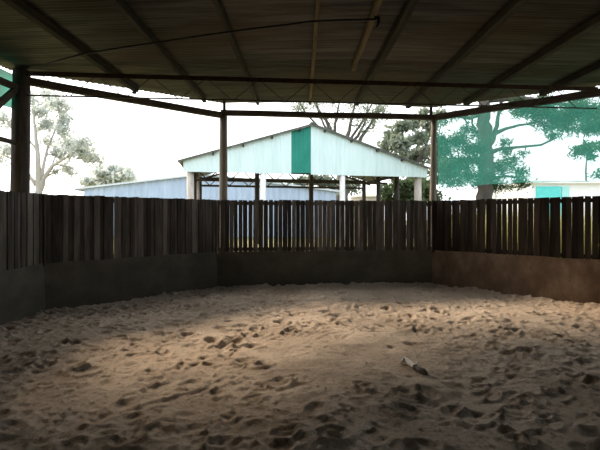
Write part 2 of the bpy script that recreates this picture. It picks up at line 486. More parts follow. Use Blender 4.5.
# ------------------------------------------------------------------ ceiling: corrugated iron
def build_ceiling():
    P = offset_poly(POSTS, 0.28)
    y0, y1 = min(p.y for p in P) + 0.02, max(p.y for p in P) - 0.01
    pitch, seg = 0.076, 6
    n = int((y1 - y0) / pitch * seg)
    ys = np.linspace(y0, y1, n + 1)
    vs, fs = [], []
    cols = [0, 0.12, 0.25, 0.38, 0.5, 0.62, 0.75, 0.88, 1]
    for y in ys:
        sp = span_x(P, y)
        jag = 0.02 * math.sin(int(y / 0.76) * 12.9)      # sheet ends do not line up exactly
        xa, xb = sp[0] - jag, sp[1] + jag
        for c in cols:
            x = xa + (xb - xa) * c
            vs.append((x, y, ceil_z(x, y) + 0.013 * math.sin(2 * math.pi * y / pitch)))
    k = len(cols)
    for i in range(n):
        for j in range(k - 1):
            fs.append((i * k + j, i * k + j + 1, (i + 1) * k + j + 1, (i + 1) * k + j))
    mb = MB(); mb.add(vs, fs)
    o = mb.build('ceiling', M['roof'], smooth=True)
    return o
struct(build_ceiling(), 'dull corrugated iron roof over the yard', 'roof')

# ------------------------------------------------------------------ fence sections
def V3(p, z):
    return Vector((p.x, p.y, z))

def fence_section(a, b, gap_fn, pal_mat, kick_mat, z0=0.82, z1=1.98, parent=None, skew=0.0, trims=(0, 0), red=None):
    d = (b - a); L = d.length; d = d.normalized()
    n_in = Vector((d.y, -d.x))                      # towards the yard
    d3, n3 = Vector((d.x, d.y, 0)), Vector((n_in.x, n_in.y, 0))
    up = Vector((0, 0, 1))
    pal = MB()
    s = -0.012
    cnt = 0
    while s < L:
        wd = random.uniform(0.082, 0.108)
        wd = min(wd, L + 0.02 - s)
        top = z1 + random.uniform(-0.008, 0.008)
        bot = z0 - 0.05
        c = a + d * (s + wd / 2)
        lean = random.uniform(-0.006, 0.006)
        cnt += 1
        off = random.uniform(-0.003, 0.003) + (0.008 if cnt % 2 else -0.004)
        base = V3(c, 0) + n3 * off
        tone = random.random()
        if red and red[0] < s < red[1]: tone = 1.0
        hu, hn = wd / 2, 0.009
        P = []
        for z, sh in ((bot, 0), (top, lean)):
            for sn in (-1, 1):
                pass
        lo = [base + d3 * (-hu) - n3 * hn + up * bot, base + d3 * hu - n3 * hn + up * bot, base + d3 * hu + n3 * hn + up * bot, base - d3 * hu + n3 * hn + up * bot]
        tl = random.uniform(-0.004, 0.004)
        hi = [base + d3 * (-hu + lean) - n3 * hn + up * (top + tl), base + d3 * (hu + lean) - n3 * hn + up * (top - tl),
              base + d3 * (hu + lean) + n3 * hn + up * (top - tl), base + d3 * (-hu + lean) + n3 * hn + up * (top + tl)]
        pal.hexa(lo + hi, tone)
        s += wd + gap_fn(s / L)
    o = pal.build('paling_panel', pal_mat, parent)
    ends = a + d * 0.02, b - d * 0.02
    for nm, z in (('top_rail', z1 - 0.075), ('bottom_rail', z0 + 0.06)):
        rmb = MB(); rmb.bar(V3(ends[0], z) - n3 * 0.032, V3(ends[1], z) - n3 * 0.032, 0.04, 0.075)
        rmb.build(nm, pal_mat, parent)
    # kickboard of belting that leans out at the foot, a little wavy
    kb = MB(); N = 36
    vs, fs = [], []
    ph = random.uniform(0, 6)
    for layer in (0, 1):
        for i in range(N + 1):
            for j, z in enumerate((-0.12, 0.2, 0.5, z0 + 0.012)):
                t = i / N
                wv = 0.012 * math.sin(t * 9 + ph) * (1 - abs(j - 1.5) / 3) + 0.006 * math.sin(t * 31 + ph * 2)
                ofs = 0.016 + 0.014 * layer + wv * (0.35 if j == 3 else 1) + 0.03 * (1 - z / z0)
                zz = z + (0.006 * math.sin(t * 23 + ph) if j == 3 else 0)
                p = V3(a + d * (L * t), zz) + n3 * ofs
                vs.append(p)
    S = (N + 1) * 4
    for i in range(N):
        for j in range(3):
            q = (i * 4 + j, i * 4 + j + 1, (i + 1) * 4 + j + 1, (i + 1) * 4 + j)
            fs.append(q[::-1]); fs.append(tuple(S + k for k in q))
        fs.append((i * 4 + 3, (i + 1) * 4 + 3, S + (i + 1) * 4 + 3, S + i * 4 + 3))
    for i in (0, N):
        for j in range(3):
            q = (i * 4 + j, i * 4 + j + 1, S + i * 4 + j + 1, S + i * 4 + j)
            fs.append(q if i == 0 else q[::-1])
    kb.add(vs, fs)
    kb.build('kickboard', kick_mat, parent, smooth=False)
    return o

def once(marks):
    left = list(marks)
    def f(t):
        if left and t > left[0][0]:
            return left.pop(0)[1]
        return random.uniform(-0.016, -0.009)
    return f
gaps_left = once([])
gaps_angle = once([(0.07, 0.006), (0.295, 0.004)])
def gaps_mid(t):
    if 0.06 < t < 0.25: return random.uniform(0.011, 0.022)
    if t < 0.5: return random.uniform(0.003, 0.009)
    return random.choice((0.002, 0.005, 0.006, 0.009, 0.011))
def gaps_right(t):
    if t < 0.25: return random.choice((-0.003, 0.0, 0.004, 0.009))
    return random.choice((0.0, 0.004, 0.011, 0.014, 0.018, 0.022))

fence_defs = [
    ('paling_fence', FK, FL, gaps_left, 'paling', 'kick_grey', 'dark timber paling fence section at the left edge, running toward the viewer', None),
    ('paling_fence', FL, FA, gaps_angle, 'paling', 'kick_grey', 'near gapless grey paling fence section angling back below the blue-grey shed', (1.55, 1.72)),
    ('paling_fence', FA, FB, gaps_mid, 'paling', 'kick_grey', 'middle paling fence section with bright gaps in front of the open gabled shed', None),
    ('paling_fence', FB, FC, gaps_right, 'paling_right', 'kick_brown', 'dark paling fence section with brown kickboard below the green shade cloth', None),
]
for nm, a, b, gf, pm, km, lab, red in fence_defs:
    t = thing(nm, lab, 'fence', V3((a + b) / 2, 0), 'paling fence sections round the yard')
    fence_section(a, b, gf, M[pm], M[km], parent=t, red=red)
    if a is not FK:                                   # narrow batten over the joint with the last section
        bm_ = MB()
        dd = ((b - a).normalized()); nn = Vector((dd.y, -dd.x))
        c = a + dd * 0.03 + nn * 0.03
        bm_.tube([V3(c, 0.78), V3(c, 1.3), V3(c, 1.97)], [0.022, 0.02, 0.021], 8, wob=0.05)
        bm_.build('joint_batten', M['post' if a is FA else 'paling' if a is FL else 'paling_right'], t)
for nm, a, b in (('wall_right', FC, FD), ('wall_rear', FE, FF_), ('wall_rear_right', FD, FE), ('wall_rear_left', FF_, FK)):
    e_ = bpy.data.objects.new(nm, None); COL.objects.link(e_)
    e_.location = V3((a + b) / 2, 0)
    struct(e_, 'paling fence wall of the yard outside the picture', 'fence wall')
    fence_section(a, b, lambda t: random.uniform(0, 0.01), M['paling'], M['kick_grey'], parent=e_)
    if nm != 'wall_right':                            # added sheeting up to the roof behind the viewer, keeps light off near sand
        mb = MB(); L_ = (b - a).length; n_ = int(L_ / 0.1); vs, fs = [], []
        q_ = offset_poly(FENCE, 0.30)
        a2, b2 = q_[FENCE.index(a)], q_[FENCE.index(b)]
        for i in range(n_ + 1):
            p = a2 + (b2 - a2) * (i / n_); ofs = 0.02 * (i % 2)
            for k in (0, 0.004):
                vs += [(p.x, p.y - ofs - k, 1.9), (p.x, p.y - ofs - k, ceil_z(p.x, p.y) - 0.02)]
        for i in range(n_):
            k = i * 4
            fs += [(k, k + 1, k + 5, k + 4), (k + 2, k + 6, k + 7, k + 3)]
        mb.add(vs, fs); mb.build('wall_sheeting', M['shed_roof'], e_)

def light_blocker(name, a, b):  # added out-of-view sheets at the sides, block light to darken the near sand
    mb = MB(); L_ = (b - a).length; n_ = int(L_ / 0.1); vs, fs = [], []
    for i in range(n_ + 1):
        p = a + (b - a) * (i / n_); ofs = 0.02 * (i % 2)
        for k in (0, 0.004):
            vs += [(p.x - ofs - k, p.y, 1.9), (p.x - ofs - k, p.y, ceil_z(p.x, p.y) - 0.03)]
    for i in range(n_):
        k = i * 4
        fs += [(k, k + 1, k + 5, k + 4), (k + 2, k + 6, k + 7, k + 3)]
    mb.add(vs, fs)
    struct(mb.build(name, M['shed_roof'], origin=V3((a + b) / 2, 3)), 'added sheeting beside the viewer that blocks light, outside the picture', 'wall')
light_blocker('light_blocker_left', FK + Vector((-0.72, 0)), FK + Vector((-0.70, 4.75)))
light_blocker('light_blocker_right', FD + Vector((0.28, 0)), FD + Vector((0.22, 2.2)))

# ------------------------------------------------------------------ posts, beams
def round_post(p, z1, r0, r1, label, mat='post'):
    mb = MB()
    zs = [-0.2, 0.3, 0.9, 1.5, 2.0, 2.6, 3.2, z1]
    pts, rad = [], []
    sx, sy = random.uniform(-0.02, 0.02), random.uniform(-0.02, 0.02)
    for z in zs:
        t = z / z1
        pts.append((p.x + sx * math.sin(t * 4), p.y + sy * math.sin(t * 3.2), z))
        rad.append(r0 + (r1 - r0) * max(t, 0))
    mb.tube(pts, rad, 14, wob=0.05)
    o = mb.build('timber_post', M[mat], smooth=True, origin=V3(p, 0))
    return tag(o, label, 'post', 'round posts holding up the roof') if label else struct(o, 'roof post outside the picture', 'post')
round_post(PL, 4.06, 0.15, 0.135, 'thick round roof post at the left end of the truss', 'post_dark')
round_post(PA, 3.90, 0.10, 0.085, 'round roof post in front of the open shed, left of its gable')
round_post(PB, 3.90, 0.085, 0.07, 'slim round roof post beside the green shade cloth')
for p in (PC, PD, PE, PF, PK):
    round_post(p, 4.0, 0.13, 0.11, None)

def beam(a, b, za, zb, w, h, label, mat='beam', name='eave_beam'):
    mb = MB(); A, B = V3(a, za), V3(b, zb)
    d = (B - A).normalized()
    N = 6
    pts = [A + (B - A) * (i / N) + Vector((0, 0, random.uniform(-0.012, 0.012) if 0 < i < N else 0)) for i in range(N + 1)]
    side = d.cross(Vector((0, 0, 1))).normalized(); up = side.cross(d)
    vs, fs = [], []
    for p in pts:
        for su, sv in ((-1, -1), (1, -1), (1, 1), (-1, 1)):
            vs.append(p + side * su * w / 2 + up * sv * h / 2)
    for i in range(N):
        for k in range(4):
            k2 = (k + 1) % 4
            fs.append((i * 4 + k, i * 4 + k2, (i + 1) * 4 + k2, (i + 1) * 4 + k))
    fs += [(3, 2, 1, 0), (N * 4, N * 4 + 1, N * 4 + 2, N * 4 + 3)]
    mb.add(vs, fs)
    o = bev(mb.build(name, M[mat], origin=A), 0.012, 2)
    return o
dAB = (PB - PA).normalized()
tag(beam(PL + (PA - PL).normalized() * 0.10, PA - (PA - PL).normalized() * 0.02, 3.90, 3.90, 0.11, 0.13, ''), 'dark eave beam sloping from the thick left post back to the middle left post', 'beam', 'eave beams')
tag(beam(PA - dAB * 0.06, PB + dAB * 0.05, 3.96, 3.96, 0.12, 0.12, ''), 'straight dark eave beam across the back above the open shed', 'beam', 'eave beams')
tag(beam(PB + (PC - PB).normalized() * 0.04, PC, 3.96, 3.96, 0.11, 0.14, ''), 'dark eave beam on the right holding the green shade cloth', 'beam', 'eave beams')
tag(beam(PK, PL - (PL - PK).normalized() * 0.1, 3.74, 3.74, 0.09, 0.10, ''), 'short dark beam behind bright green cloth at the upper left edge', 'beam', 'eave beams')
o = beam(PK, PL - (PL - PK).normalized() * 0.1, 2.82, 2.82, 0.06, 0.07, '', name='side_rail')
tag(o, 'thin horizontal rail halfway up at the left edge, meeting the thick post', 'rail')
o = MB(); dlk = (PK - PL).normalized()
o.bar(V3(PL + dlk * 0.12, 3.72), V3(PL + dlk * 1.0, 2.95), 0.07, 0.09)
tag(o.build('post_brace', M['beam'], origin=V3(PL, 3.5)), 'diagonal brace at the left edge under the green cloth', 'brace')
# short packers between beam and roof
def packer(px, py, a, b, label, drop=0.005):
    t = 0.0
    best = min((abs(300 + F * (a.x + (b.x - a.x) * k / 400) / (a.y + (b.y - a.y) * k / 400) - px), k) for k in range(401))[1] / 400
    p = a + (b - a) * best
    mb = MB()
    zt = ceil_z(p.x, p.y) - drop
    mb.box(V3(p, (4.02 + zt) / 2), (1, 0, 0), (0, 1, 0), (0, 0, 1), 0.03, 0.03, (zt - 4.02) / 2)
    tag(bev(mb.build('packing_block', M['beam'], origin=V3(p, 4.02))), label, 'block', 'packing blocks on the eave beams')
packer(222, 105, PA + dAB * 0.02, PB, 'short packing block on the eave beam above the middle left post')
packer(431, 107, PA, PB, 'short packing block on the eave beam above the slim right post')
packer(134.5, 90, PL, PA, 'packing block on the sloping left eave beam under a purlin end', 0.116)

# ------------------------------------------------------------------ purlins
P_OUT = offset_poly(POSTS, 0.06)
def y_limits(x):
    ys = []
    for i in range(8):
        a, b = P_OUT[i], P_OUT[(i + 1) % 8]
        if (a.x - x) * (b.x - x) < 0:
            ys.append(a.y + (b.y - a.y) * (x - a.x) / (b.x - a.x))
    return min(ys), max(ys)
pur = [(-3.25, 0.095, 'purlin', 'first dark roof purlin from the left, ending on the sloping eave beam'),
       (-2.10, 0.065, 'purlin', 'second roof purlin from the left under the corrugated iron'),
       (-0.965, 0.06, 'purlin', 'third roof purlin from the left, above the middle left post'),
       (0.22, 0.05, 'purlin_pale', 'narrow roof purlin above the peak of the open shed'),
       (1.33, 0.095, 'purlin', 'wide dark roof purlin just right of the short pale one'),
       (2.56, 0.095, 'purlin', 'dark roof purlin passing above the slim right post'),
       (3.77, 0.095, 'purlin', 'dark roof purlin above the left half of the green shade cloth'),
       (4.95, 0.095, 'purlin', 'rightmost roof purlin near the right eave')]
def purlin(x, w, y0, y1, mat, label):
    mb = MB(); N = 10
    vs, fs = [], []
    h = 0.10
    for i in range(N + 1):
        y = y0 + (y1 - y0) * i / N
        xx = x + random.uniform(-0.008, 0.008)
        zt = ceil_z(xx, y) - 0.014
        for su, z in ((-1, zt - h), (1, zt - h), (1, zt), (-1, zt)):
            vs.append((xx + su * w / 2, y, z))
    for i in range(N):
        for k in range(4):
            k2 = (k + 1) % 4
            fs.append((i * 4 + k, (i + 1) * 4 + k, (i + 1) * 4 + k2, i * 4 + k2))
    fs += [(0, 1, 2, 3), (N * 4 + 3, N * 4 + 2, N * 4 + 1, N * 4)]
    mb.add(vs, fs)
    return tag(mb.build('roof_purlin', M[mat], origin=(x, y1, 4.1)), label, 'purlin', 'timber purlins under the roof')
for x, wd, mt, lab in pur:
    ya, yb = y_limits(x)
    purlin(x, wd, max(ya, -1.0), yb, mt, lab)
purlin(0.935, 0.062, 3.0, 7.93, 'purlin_pale', 'short pale purlin that stops at the steel truss')

# ------------------------------------------------------------------ steel lattice truss
TA, TB = Vector((-4.62, 7.5)), Vector((5.56, 8.422))
tr = thing('roof_truss', 'long brown steel lattice truss spanning the yard under the roof', 'truss', V3((TA + TB) / 2, 3.63))
dT = (TB - TA).normalized(); d3 = Vector((dT.x, dT.y, 0))
mb = MB()
mb.bar(V3(TA, 4.0), V3(TB, 4.0), 0.05, 0.055)
mb.bar(V3(TA, 3.98) + Vector((0, -0.03, 0)), V3(TB, 3.98) + Vector((0, -0.03, 0)), 0.006, 0.07)
mb.build('top_chord', M['steel'], tr)
mb = MB(); mb.bar(V3(TA, 3.63), V3(TB, 3.63), 0.022, 0.022)
mb.build('bottom_chord', M['rod'], tr)
Lt = (TB - TA).length
s = 0.28; per = 0.91
while s < Lt - 0.2:
    for (s0, z0_, s1, z1_) in ((s - 0.03 - per / 2 + 0.06, 3.64, s - 0.03, 3.97), (s + 0.03, 3.97, s + per / 2 - 0.03, 3.64)):
        if s0 < 0.02 or s1 > Lt - 0.02: continue
        mb = MB()
        mb.tube([V3(TA + dT * s0, z0_), V3(TA + dT * s1, z1_)], 0.0075, 6)
        mb.build('web_rod', M['rod'], tr)
    s += per

# ------------------------------------------------------------------ cable under the roof
pts = []
for px, py, z in ((47, 64, 4.0), (60, 60, 4.0), (85, 53.5, 4.0), (120, 48, 4.0), (160, 42, 4.01), (200, 36, 4.02), (250, 29, 4.05), (285, 25, 4.07), (310, 21.5, 4.08), (345, 20, 4.06), (376, 19.3, 4.06)):
    pts.append(atZ(px, py, z))
cb = MB()
cb.tube(pts, 0.013, 8)
root = thing('cable', 'sagging black cable strung under the roof purlins', 'cable', pts[-1])
cb.build('cord', M['black'], root, smooth=True)
cb = MB()
e_ = pts[-1]
cb.tube([e_ + Vector((-0.02, 0, 0.02)), e_ + Vector((0.03, 0, 0.02)), e_ + Vector((0.035, 0, -0.03)), e_ + Vector((0.02, 0.0, -0.075)), e_ + Vector((-0.005, 0, -0.10))], [0.022, 0.026, 0.02, 0.016, 0.01], 8)
cb.build('end_fitting', M['black'], root, smooth=True)

# ------------------------------------------------------------------ shade cloths
def cloth(name, a, b, zt, zb, mat, label, seed, sag=0.02, nx=40, nz=14, off=0.06):
    """zt, zb: functions of the run 0..1"""
    d = (b - a); n = Vector((-d.y, d.x)).normalized()
    rr = random.Random(seed)
    ph = [rr.uniform(0, 6.28) for _ in range(6)]
    vs, fs = [], []
    for i in range(nx + 1):
        t = i / nx
        for j in range(nz + 1):
            q = j / nz
            z = zb(t) + (zt(t) - zb(t)) * q
            wv = sag * (math.sin(t * 11 + ph[0] + q * 3) + 0.6 * math.sin(t * 23 + ph[1] - q * 5) + 0.4 * math.sin(q * 9 + ph[2])) * (1 - q) ** 0.7
            p = a + d * t + n * (off + wv)
            vs.append((p.x, p.y, z + 0.008 * math.sin(t * 40 + ph[3]) * (1 - q)))
    for i in range(nx):
        for j in range(nz):
            k = i * (nz + 1) + j
            fs.append((k, k + nz + 1, k + nz + 2, k + 1))
    mb = MB(); mb.add(vs, fs)
    o = mb.build(name, mat, smooth=True, origin=V3((a + b) / 2, 3.0))
    return tag(o, label, 'shade cloth', 'green shade cloths')
cloth('shade_cloth', PB + (PC - PB).normalized() * 0.06, PC, lambda t: 3.93, lambda t: 2.27 + 0.05 * math.sin(t * 4.2), M['cloth'],
      'large translucent green shade cloth hung between slim post and right edge', 3, off=0.09)
dk = (PK - PL).normalized()
cloth('shade_cloth', PK, PL + dk * 0.02, lambda t: 3.98, lambda t: 3.40, M['cloth_bright'],
      'small bright green shade cloth at the upper left edge beside thick post', 5, sag=0.01, off=0.10)

# ------------------------------------------------------------------ open gabled shed
SU = Vector((10.65, 2.65, 0)).normalized()
SD = Vector((-0.17, 0.985, 0)).normalized()
SO = Vector((0.525, 19.22, 0))
HW = 5.49
SDEP = 8.3
shed = thing('open_shed', 'open sided shed with pale aqua gable and teal centre strip behind the fence', 'shed', SO)
def sp(u, d, z):
    return SO + SU * u + SD * d + Vector((0, 0, z))
def roofz(u):
    return 5.55 - (5.55 - 3.83) * abs(u) / HW
# gable cladding: vertical ribbed sheets
def gable(u0, u1, mat, name, d, bottom=3.41, rib=0.012, step=0.19):
    mb = MB(); us = []
    u = u0
    prof = [(0, 0), (0.72, 0), (0.8, rib), (0.92, rib)]
    while u < u1:
        for f_, h in prof:
            uu = u + f_ * step
            if uu < u1: us.append((uu, h))
        u += step
    us.append((u1, 0))
    if u0 < 0 < u1:
        us = sorted(us + [(0.0, 0.0)])
    vs, fs = [], []
    for uu, h in us:
        top = max(roofz(uu) - 0.05, bottom + 0.01)
        for dd in (-h, 0.02 - h):
            vs += [sp(uu, d + dd, bottom), sp(uu, d + dd, top)]
    for i in range(len(us) - 1):
        k = i * 4
        fs += [(k, k + 4, k + 5, k + 1), (k + 2, k + 3, k + 7, k + 6), (k + 1, k + 5, k + 7, k + 3), (k, k + 2, k + 6, k + 4)]
    fs += [(0, 1, 3, 2), (len(vs) - 4, len(vs) - 2, len(vs) - 1, len(vs) - 3)]
    mb.add(vs, fs)
    return mb.build(name, mat, shed)
gable(-HW + 0.16, -0.92, M['gable'], 'gable_cladding', 0)
gable(-0.06, HW - 0.05, M['gable'], 'gable_cladding', 0)
g = gable(-0.92, -0.06, M['gable_green'], 'gable_strip', 0, bottom=3.47)
g['label'] = 'teal green centre strip'
# roof slopes
for sgn, nm in ((-1, 'roof_slope'), (1, 'roof_slope')):
    mb = MB(); N = 40; vs, fs = [], []
    for i in range(N * 4 + 1):
        d = -0.18 + (SDEP + 0.4) * i / (N * 4)
        hh = 0.015 * (1 if (i % 4) in (1, 2) else 0)
        for q in (0.0, 1.0):
            uu = sgn * (HW + 0.06) * q
            z = roofz(uu) + hh
            vs += [sp(uu, d, z), sp(uu, d, z + 0.02)]
    for i in range(N * 4):
        k = i * 4
        fs += [(k, k + 2, k + 6, k + 4), (k + 1, k + 5, k + 7, k + 3), (k + 2, k + 3, k + 7, k + 6), (k, k + 4, k + 5, k + 1)]
    k = N * 16
    fs += [(0, 1, 3, 2), (k, k + 2, k + 3, k + 1)]
    mb.add(vs, fs)
    mb.build(nm, M['shed_roof'], shed)
mb = MB()
mb.bar(sp(0, -0.2, 5.60), sp(0, SDEP + 0.2, 5.60), 0.22, 0.03)
mb.build('ridge_cap', M['shed_roof'], shed)
# barge boards and purlin ends along the gable
for sgn in (-1, 1):
    mb = MB(); mb.bar(sp(0, -0.12, roofz(0) - 0.03), sp(sgn * (HW + 0.06), -0.12, roofz(HW + 0.06) - 0.03), 0.03, 0.06)
    mb.build('barge_board', M['shed_roof'], shed)
    for uu in (0.55, 1.75, 2.95, 4.15):
        mb = MB(); u = sgn * uu
        mb.bar(sp(u, -0.2, roofz(u) - 0.10), sp(u, SDEP, roofz(u) - 0.10), 0.06, 0.10)
        mb.build('shed_purlin', M['shed_wood'], shed)
# posts
def shed_post(u, d, r, mat, top, lean=0.0):
    mb = MB()
    mb.tube([sp(u + lean, d, -0.1), sp(u + lean * 0.5, d, 1.7), sp(u, d, top)], [r * 1.05, r, r * 0.95], 10, wob=0.03)
    mb.build('post', M[mat], shed, smooth=True)
def u_of(px, d):
    lo, hi = -8, 8
    for _ in range(50):
        m = (lo + hi) / 2; p = sp(m, d, 0)
        if 300 + F * p.x / p.y < px: lo = m
        else: hi = m
    return lo
uL, uR = u_of(190, 0.1), u_of(419, 0.1)
shed_post(uL, 0.24, 0.15, 'worn_post', roofz(uL) - 0.16, 0.03)
shed_post(u_of(263, 0.1), 0.12, 0.135, 'white_post', 3.6)
shed_post(u_of(342.5, 0.1), 0.12, 0.125, 'white_post', 3.6)
shed_post(uR, 0.26, 0.165, 'worn_post', roofz(uR) - 0.16, 0.05)
for k, dd in enumerate((2.75, 5.5, 8.2)):
    shed_post(uL, dd, 0.12, 'worn_post' if k == 1 else 'shed_wood', roofz(uL) - 0.04)
    shed_post(uR, dd, 0.13, 'shed_wood', roofz(uR) - 0.04)
shed_post(u_of(257, 8.2), 8.2, 0.15, 'shed_wood', 4.3)
shed_post(u_of(311, 8.2), 8.2, 0.15, 'shed_wood', 5.1)
# side plates, rear tie beam and trusses
for uu in (uL, uR):
    mb = MB(); mb.bar(sp(uu, 0.12, 3.72), sp(uu, SDEP, 3.72), 0.1, 0.14); mb.build('wall_plate', M['shed_wood'], shed)
for dd in (4.1, 8.2):
    mb = MB(); mb.bar(sp(uL, dd, 3.42), sp(uR, dd, 3.42), 0.08, 0.12); mb.build('tie_beam', M['shed_wood'], shed)
    mb = MB(); mb.bar(sp(uL * 0.98, dd, 3.86), sp(uR * 0.98, dd, 3.86), 0.06, 0.09); mb.build('collar_beam', M['shed_wood'], shed)
    for sgn in (-1, 1):
        mb = MB(); mb.bar(sp(0, dd, roofz(0) - 0.2), sp(sgn * HW, dd, roofz(HW) - 0.2), 0.06, 0.1); mb.build('rafter', M['shed_wood'], shed)
    nseg = 9
    for k in range(nseg):
        ua = uL + (uR - uL) * (k + 0.1) / nseg; um = uL + (uR - uL) * (k + 0.5) / nseg; ub = uL + (uR - uL) * (k + 0.9) / nseg
        mb = MB(); mb.bar(sp(ua, dd, 3.86), sp(um, dd, 3.44), 0.03, 0.05); mb.build('web_strut', M['shed_wood'], shed)
        mb = MB(); mb.bar(sp(um, dd, 3.44), sp(ub, dd, 3.86), 0.03, 0.05); mb.build('web_strut', M['shed_wood'], shed)

# ------------------------------------------------------------------ blue-grey shed behind
bs = thing('storage_shed', 'long blue-grey corrugated shed behind the open shed, left side', 'shed', (-8, 36, 0))
mb = MB(); vs, fs = [], []
Yb = 36.0
xl, xr = (84 - 300) / F * Yb, (336 - 300) / F * Yb
xp = (205 - 300) / F * Yb
def bz(x):
    zl, zp, zr = 1.6 + 28 * Yb / F, 1.6 + 42 * Yb / F, 1.6 + 25 * Yb / F
    return zl + (zp - zl) * (x - xl) / (xp - xl) if x < xp else zp + (zr - zp) * (x - xp) / (xr - xp)
n = 160
for i in range(n + 1):
    x = xl + (xr - xl) * i / n
    dy = 0.04 * (1 if i % 4 in (1, 2) else 0)
    vs += [(x, Yb + dy, -0.1), (x, Yb + dy, bz(x)), (x, Yb + 6, -0.1), (x, Yb + 6, bz(x))]
for i in range(n):
    k = i * 4
    fs += [(k, k + 4, k + 5, k + 1), (k + 2, k + 3, k + 7, k + 6)]
fs += [(0, 1, 3, 2), (n * 4, n * 4 + 2, n * 4 + 3, n * 4 + 1)]
mb.add(vs, fs); mb.build('wall_sheeting', M['blue_wall'], bs)
for a, b in ((xl - 0.5, xp), (xp, xr + 0.5)):
    mb = MB()
    za = bz(max(a, xl)) - (0.05 if a < xl else 0); zb_ = bz(min(b, xr)) - (0.05 if b > xr else 0)
    p = [(a, Yb - 0.25, za), (b, Yb - 0.25, zb_), (b, Yb + 6.2, zb_), (a, Yb + 6.2, za)]
    mb.hexa(p + [(x, y, z + 0.14) for x, y, z in p]); mb.build('roof_slope', M['blue_roof'], bs)
mb = MB(); mb.bar((xl - 0.55, Yb - 0.2, bz(xl) - 0.05), (xl - 0.55, Yb + 6, bz(xl) - 0.05), 0.16, 0.14); mb.build('gutter', M['shed_roof'], bs)

# ------------------------------------------------------------------ white building on the right
wb = thing('white_building', 'low white building with aqua panel seen under the shade cloth at right', 'building', (13.5, 24, 0))
mb = MB()
x0, x1 = atY(531, 0, 24).x, 19.0
mb.box(((x0 + x1) / 2, 26.5, 1.65), (1, 0, 0), (0, 1, 0), (0, 0, 1), (x1 - x0) / 2, 2.5, 1.75); mb.build('wall_cladding', M['white_wall'], wb)
mb = MB(); mb.box(((x0 + x1) / 2, 26.5, 3.45), (1, 0, 0), (0, 1, 0), (0, 0, 1), (x1 - x0) / 2 + 0.15, 2.7, 0.06); mb.build('roof_sheet', M['white_wall'], wb)
mb = MB(); a, b = atY(536, 186.5, 24), atY(560.5, 196, 24)
mb.box(((a.x + b.x) / 2, 23.97, (a.z + 1.6) / 2), (1, 0, 0), (0, 1, 0), (0, 0, 1), (b.x - a.x) / 2, 0.04, (a.z - 1.6) / 2)
q = mb.build('door_panel', M['aqua'], wb); q['label'] = 'bright aqua panel'
mb = MB(); a, b = atY(561.5, 186.5, 24), atY(568.5, 196, 24)
mb.box(((a.x + b.x) / 2, 23.97, (a.z + 1.6) / 2), (1, 0, 0), (0, 1, 0), (0, 0, 1), (b.x - a.x) / 2, 0.04, (a.z - 1.6) / 2)
q = mb.build('side_panel', M['aqua_pale'], wb); q['label'] = 'narrow pale aqua panel'

# cream water tank behind the shed
tk = thing('water_tank', 'round cream tank seen through the right half of the open shed', 'tank', atY(366, 217, 34).to_2d().to_3d())
mb = MB(); p = atY(366, 217, 34)
mb.tube([(p.x, p.y, -0.05), (p.x, p.y, 3.05)], 1.15, 28); mb.build('tank_body', M['tank'], tk, smooth=False)
mb = MB(); mb.tube([(p.x, p.y, 3.05), (p.x, p.y, 3.12), (p.x, p.y, 3.4)], [1.2, 1.18, 0.15], 28); mb.build('tank_lid', M['tank'], tk)

# ------------------------------------------------------------------ trees
def curve_pts(a, b, n, bend, rr):
    a, b = Vector(a), Vector(b); L = (b - a).length
    off = Vector((rr.uniform(-1, 1), rr.uniform(-1, 1), rr.uniform(-0.4, 1))) * bend * L
    return [a + (b - a) * (i / n) + off * math.sin(math.pi * i / n) + Vector((rr.uniform(-1, 1), rr.uniform(-1, 1), rr.uniform(-1, 1))) * 0.02 * L * (0 < i < n) for i in range(n + 1)]

